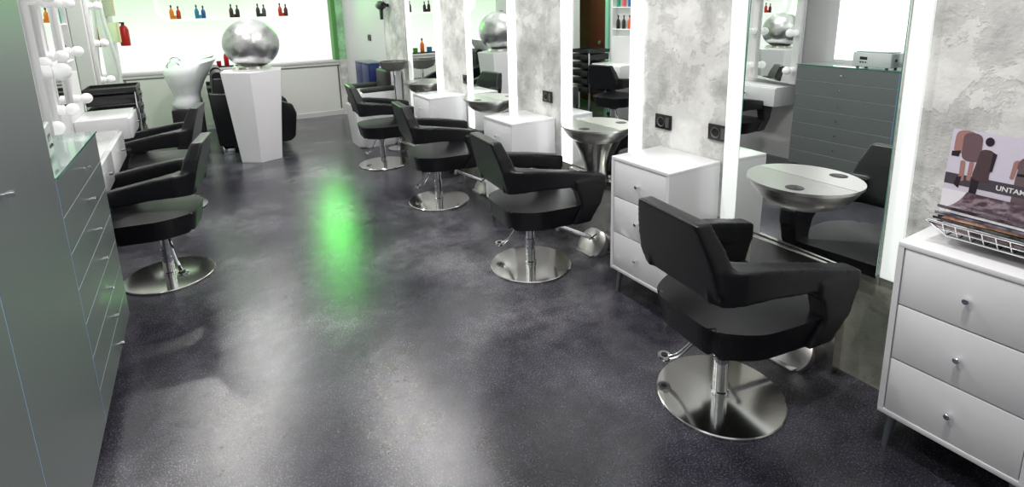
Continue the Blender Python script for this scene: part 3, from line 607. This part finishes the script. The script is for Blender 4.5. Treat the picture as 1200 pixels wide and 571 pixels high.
# ------------------------------------------------------------------ bottles
def bottle(label, loc, h, r, col, cap=(.02, .02, .02), cat='bottle', grp=None, rot=0, spout=False):
    t = thing('bottle', label, cat, loc, rot, grp)
    bm = NB(); lathe(bm, [(0, 0), (r*.92, 0), (r, .006), (r, h*.50), (r*.85, h*.62), (r*.36, h*.74), (r*.33, h*.84), (0, h*.84)], 20); obj('body', bm, plain(col, .15), t)
    bm = NB(); lathe(bm, [(r*.42, h*.84), (r*.42, h*.95), (r*.25, h), (0, h)], 16); obj('cap', bm, plain(cap, .3), t)
    return t
def jar(label, loc, h, r, col, cat='jar', grp=None):
    t = thing('jar', label, cat, loc, 0, grp)
    bm = NB(); lathe(bm, [(0, 0), (r*.95, 0), (r, .005), (r, h*.7), (0, h*.7)], 24); obj('body', bm, plain(col, .2), t)
    bm = NB(); lathe(bm, [(r*1.02, h*.7), (r*1.02, h*.97), (r*.9, h), (0, h)], 24); obj('lid', bm, plain(tuple(v*.6 for v in col), .3), t)
ZL = .866
bm = NB(); box(bm, .12, .42, YB+.01, YB+.17, ZL, ZL+.012, .002); box(bm, .12, .42, YB+.01, YB+.02, ZL+.012, ZL+.022); o = obj('black_tray', bm, 'plastic'); tag(o, 'flat black tray on the back ledge holding the red bottle', 'tray', 'black trays on the back ledge')
bm = NB(); box(bm, .44, .86, YB+.01, YB+.17, ZL, ZL+.012, .002); box(bm, .44, .86, YB+.01, YB+.02, ZL+.012, ZL+.022); o = obj('black_tray', bm, 'plastic'); tag(o, 'flat black tray on the back ledge holding the orange bottle, seen in the farthest mirror', 'tray', 'black trays on the back ledge')
bottle('slim red bottle with white tip on the back ledge beside the silver ball', (.335, YB+.09, ZL+.0125), .25, .032, (.42, .01, .01), (.8, .8, .8))
jar('small dark red jar left of the slim red bottle', (.235, YB+.09, ZL+.0125), .075, .03, (.35, .01, .01))
bottle('orange bottle with black cap on the back ledge, seen in the farthest mirror', (.65, YB+.09, ZL+.0125), .24, .035, (.75, .16, .01))
jar('green jar left of the orange bottle in the mirror', (.78, YB+.09, ZL+.0125), .08, .04, (.06, .30, .02)); jar('blue jar right of the orange bottle in the mirror', (.52, YB+.09, ZL+.0125), .085, .045, (.03, .20, .35))

# rounded loop shelf on the backlit wall
t = thing('loop_shelf', 'long pale shelf bent in a rounded loop on the glowing back wall', 'shelf', (.55, YB+.13, 0))
def loop(x0, x1, z0, z1, r): 
    out = []
    for cx, cz, a in ((x1-r, z1-r, 0), (x0+r, z1-r, PI/2), (x0+r, z0+r, PI), (x1-r, z0+r, 1.5*PI)):
        for k in range(9): out.append((cx + r*math.cos(a + PI/2*k/8), cz + r*math.sin(a + PI/2*k/8)))
    return out
o1 = loop(-.98, .98, 1.53, 2.12, .17); o2 = loop(-.955, .955, 1.555, 2.095, .15)
bm = NB(); n = len(o1); a = [bm.verts.new((x, -.06, z)) for x, z in o1]; b = [bm.verts.new((x, .065, z)) for x, z in o1]; c = [bm.verts.new((x, -.06, z)) for x, z in o2]; d = [bm.verts.new((x, .065, z)) for x, z in o2]
for k in range(n):
    j = (k+1) % n
    for q in ((a, b), (c, d), (a, c), (b, d)): bm.faces.new((q[0][k], q[0][j], q[1][j], q[1][k]))
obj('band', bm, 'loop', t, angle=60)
zb = 1.556; pairs = [(-.21, (.75, .22, .01), (.45, .05, .01), 'amber'), (.09, (.02, .22, .35), (.02, .10, .30), 'teal'), (.52, (.05, .02, .02), (.02, .02, .02), 'dark brown'), (.87, (.03, .03, .03), (.07, .08, .07), 'charcoal'), (1.17, (.5, .03, .01), (.10, .01, .01), 'red')]
for k, (x, c1, c2, nm) in enumerate(pairs):
    bottle('left bottle of the %s pair on the back loop shelf' % nm, (x-.04, YB+.10, zb), .19, .027, c1, grp='product bottles on the loop shelf')
    bottle('right bottle of the %s pair on the back loop shelf' % nm, (x+.04, YB+.10, zb), .175, .027, c2, grp='product bottles on the loop shelf')
    bm = NB(); box(bm, x-.012, x+.012, YB+.08, YB+.12, zb, zb+.05, .004); o = obj('sample_pot', bm, plain(c1, .25)); tag(o, 'small pot between the %s bottles on the back loop shelf' % nm, 'pot', 'small pots on the loop shelf')
for k, x in enumerate((1.14, 1.25, 1.38, 1.50)):
    bm = NB(); tube(bm, [(x, YB+.17, 1.05), (x, YB+.17, 1.528)], .007, 8); o = obj('hanging_rod', bm, 'loop'); tag(o, 'thin pale rod hanging under the right end of the loop shelf, %s from the left' % ('first', 'second', 'third', 'fourth')[k], 'rod', 'thin rods below the loop shelf')

# wall things at the far left corner
t = thing('fire_extinguisher', 'small red fire extinguisher on the wall at the far left corner', 'fire extinguisher', (-.80, 8.70, 1.24))
bm = NB(); lathe(bm, [(0, 0), (.05, 0), (.055, .01), (.055, .20), (.04, .24), (.02, .26), (0, .26)], 24); obj('cylinder', bm, 'red', t)
bm = NB(); lathe(bm, [(.018, .26), (.018, .285), (0, .285)], 14); box(bm, -.05, .02, -.01, .01, .285, .30, .003); obj('valve', bm, 'plastic', t)
bm = NB(); box(bm, -.1295, -.05, -.03, .03, .05, .08, .003); obj('bracket', bm, 'plastic', t)
t = thing('wall_box', 'pale yellow-edged wall box beside the red extinguisher', 'box', (XL, 8.42, 1.30)); bm = NB(); box(bm, .001, .10, -.07, .07, 0, .24, .006); obj('body', bm, plain((.72, .80, .55), .5), t)
bm = NB(); box(bm, .10, .112, -.075, .075, -.005, .245, .004); obj('lid', bm, plain((.70, .68, .35), .4), t)
t = thing('wall_notice', 'framed tan notice high on the wall above the red extinguisher', 'notice', (XL, 8.45, 1.62)); bm = NB(); box(bm, .001, .085, -.12, .12, 0, .40, .004); obj('frame', bm, plain((.55, .62, .45), .5), t)
bm = NB(); box(bm, .085, .09, -.10, .10, .02, .38); obj('sheet', bm, plain((.62, .50, .33), .5), t)
bm = NB(); tube(bm, smooth_pts([(XL+.05, 7.70, 2.2), (XL+.05, 7.72, 1.6), (XL+.09, 7.78, 1.2), (XL+.10, 7.82, .9), (XL+.05, 7.86, .2)], 6), .02, 10); o = obj('wall_pipe', bm, 'white'); tag(o, 'slim white pipe bending down the far left wall', 'pipe')

# blue cabinet and white shell chair beyond the last mirror
t = thing('blue_cabinet', 'glossy navy blue cabinet against the far right wall', 'cabinet', RW(2.05, 7.28), AR)
bm = NB(); box(bm, 0, .20, -.29, .29, .04, .93, .004); obj('body', bm, 'blue', t); bm = NB(); box(bm, .02, .19, -.27, .27, 0, .04); obj('plinth', bm, 'kick', t)
for k in range(2): bm = NB(); box(bm, -.016, 0, -.285+.287*k, -.002+.287*k, .05, .925, .002); obj('door', bm, 'blue', t)
bm = NB(); box(bm, -.02, .2, -.295, .295, .93, .945, .003); obj('top', bm, plain((.02, .05, .12), .1), t)

t = thing('shell_armchair', 'white shell armchair with charcoal cushions beyond the farthest mirror', 'armchair', RW(1.95, 6.65), AR + PI)
pl = roundpoly([(-.28, -.27), (.28, -.27), (.28, .27), (-.28, .27)], .09, 5)
bm = NB(); prism(bm, pl, .0, .50, .02, 3, .86); obj('shell', bm, 'lacquer', t)
bm = NB()
for s in (-1, 1): box(bm, -.27, .22, s*.235-.045, s*.235+.045, .50, .68, .03, 3)
box(bm, -.30, -.19, -.27, .27, .50, .92, .03, 3); obj('side_shell', bm, 'lacquer', t)
bm = NB(); box(bm, -.19, .26, -.185, .185, .50, .60, .03, 3); box(bm, -.20, -.12, -.185, .185, .56, .90, .03, 3); obj('cushion', bm, 'cushion', t)
for s in (-1, 1):
    bm = NB(); box(bm, -.22, .20, s*.235-.05, s*.235+.05, .66, .72, .02, 3); obj('arm_pad', bm, 'cushion', t)
t = thing('dark_bowl_stand', 'dark wash bowl on a chrome stand beside the white shell armchair', 'bowl', RW(2.08, 6.16), AR)
bm = NB(); lathe(bm, [(0, .92), (.07, .92), (.14, .95), (.165, 1.01), (.17, 1.03), (.155, 1.03), (.13, .97), (0, .95)], 36); obj('bowl', bm, 'bowl', t)
bm = NB(); tube(bm, [(0, 0, .01), (0, 0, .925)], .016, 14); lathe(bm, [(0, 0), (.13, 0), (.13, .012), (0, .02)], 32); obj('stand', bm, 'chrome', t)
t = thing('wall_hair_dryer', 'black hair dryer hung high on the far right wall', 'hair dryer', RW(XW-.10, 6.72, 1.66), AR)
bm = NB(); lathe(bm, [(.0, -.10), (.04, -.09), (.055, -.02), (.05, .05), (.035, .11), (.03, .11), (0, .08)], 24, mtx=Matrix.Rotation(PI/2, 4, 'X')); obj('barrel', bm, 'plastic', t)
bm = NB(); hexa(bm, [(-.015, -.02, -.17), (.015, -.02, -.17), (.015, .02, -.17), (-.015, .02, -.17)], [(-.02, -.03, -.02), (.02, -.03, -.02), (.02, .03, -.02), (-.02, .03, -.02)], .006); box(bm, .04, .10, -.02, .02, -.02, .02, .004); obj('handle', bm, 'plastic', t)

# product shelves recessed on the left wall, seen in the second mirror
t = thing('product_shelf', 'pale two-tier product shelf set in a recess of the left wall', 'shelf', (XL, 5.72, 0))
for z in (1.26, 1.56): bm = NB(); box(bm, -.088, -.004, -.205, .235, z-.006, z); obj('ledge', bm, 'loop', t)
pc = [(.02, .02, .02), (.03, .03, .035), (.65, .10, .04), (.02, .02, .02), (.02, .28, .16), (.6, .12, .12), (.03, .12, .35), (.04, .10, .30)]
pn = ['black', 'charcoal', 'orange-red', 'small black', 'green', 'salmon', 'blue', 'navy']
k = 0
for z, ys in ((1.26, (-.17, -.06, .05, .16)), (1.56, (-.17, -.06, .05, .16))):
    for y in ys:
        bottle('%s product bottle on the %s tier of the recessed shelf' % (pn[k], 'lower' if z < 1.4 else 'upper'), (XL-.05, 5.72-y, z+.0005), .19, .026, pc[k], grp='product bottles in the wall recess'); k += 1

# ------------------------------------------------------------------ lights
def area(name, loc, size, e, col=(1, 1, 1), rot=(0, 0, 0), sy=None, shape=None):
    l = bpy.data.lights.new(name, 'AREA'); l.energy = e; l.color = col; l.size = size
    if shape: l.shape = shape
    elif sy: l.shape = 'RECTANGLE'; l.size_y = sy
    if name.startswith('green'): l.spread = math.radians(80)
    o = bpy.data.objects.new(name, l); C.objects.link(o); o.location = loc; o.rotation_euler = rot; return o
for i, (x, y, e) in enumerate([(-.30, 6.3, 13), (.20, 6.35, 16), (1.38, 5.05, 15), (1.5, 4.1, 15), (-.2, 4.9, 11), (1.3, 2.2, 20), (1.3, .6, 24), (.2, 1.0, 14), (.5, 8.0, 8)]):
    area('ceiling_spot_lamp', (x, y, 2.60), .09, e, (1, .97, .94), shape='DISK')
area('ceiling_soft_lamp', (.7, 2.0, 2.73), 2.2, 17, (.92, .95, 1), sy=5.5)
area('ceiling_soft_lamp', (.7, 7.0, 2.73), 2.2, 18, (.95, 1, .97), sy=3.0)
area('green_led_lamp', (1.60, 8.70, 1.95), .12, 2.7, (.12, 1, .10), (math.radians(-70), 0, 0), .9)
area('green_led_lamp', (-.45, 7.6, 2.5), .3, 4, (.15, 1, .12), (0, math.radians(0), 0), .8)
area('green_led_lamp', (-1.3, 6.9, 2.6), .4, 8, (.2, 1, .15), sy=.5)
w = bpy.data.worlds.new('salon_world'); bpy.context.scene.world = w; w.use_nodes = True
w.node_tree.nodes['Background'].inputs['Color'].default_value = (.75, .8, .85, 1); w.node_tree.nodes['Background'].inputs['Strength'].default_value = .3

# ------------------------------------------------------------------ camera
yaw, pitch, roll, F, CY = .5115, .2135, -.0267, 644.54, 147.93
fwd = Vector((math.sin(yaw)*math.cos(pitch), math.cos(yaw)*math.cos(pitch), -math.sin(pitch)))
right = Vector((math.cos(yaw), -math.sin(yaw), 0)); up = right.cross(fwd)
r2 = right*math.cos(roll) + up*math.sin(roll); u2 = up*math.cos(roll) - right*math.sin(roll)
cam = bpy.data.cameras.new('camera'); co = bpy.data.objects.new('camera', cam); C.objects.link(co)
mw = Matrix.Identity(4)
for i in range(3): mw[i][0] = r2[i]; mw[i][1] = u2[i]; mw[i][2] = -fwd[i]
mw[2][3] = 1.6; co.matrix_world = mw
cam.sensor_fit = 'HORIZONTAL'; cam.sensor_width = 36; cam.lens = 36*F/1200; cam.shift_y = (CY-285.5)/1200; cam.clip_start = .05
sc = bpy.context.scene; sc.camera = co
sc.view_settings.view_transform = 'Standard'; sc.view_settings.look = 'None'; sc.view_settings.exposure = 0.; sc.view_settings.gamma = 1.
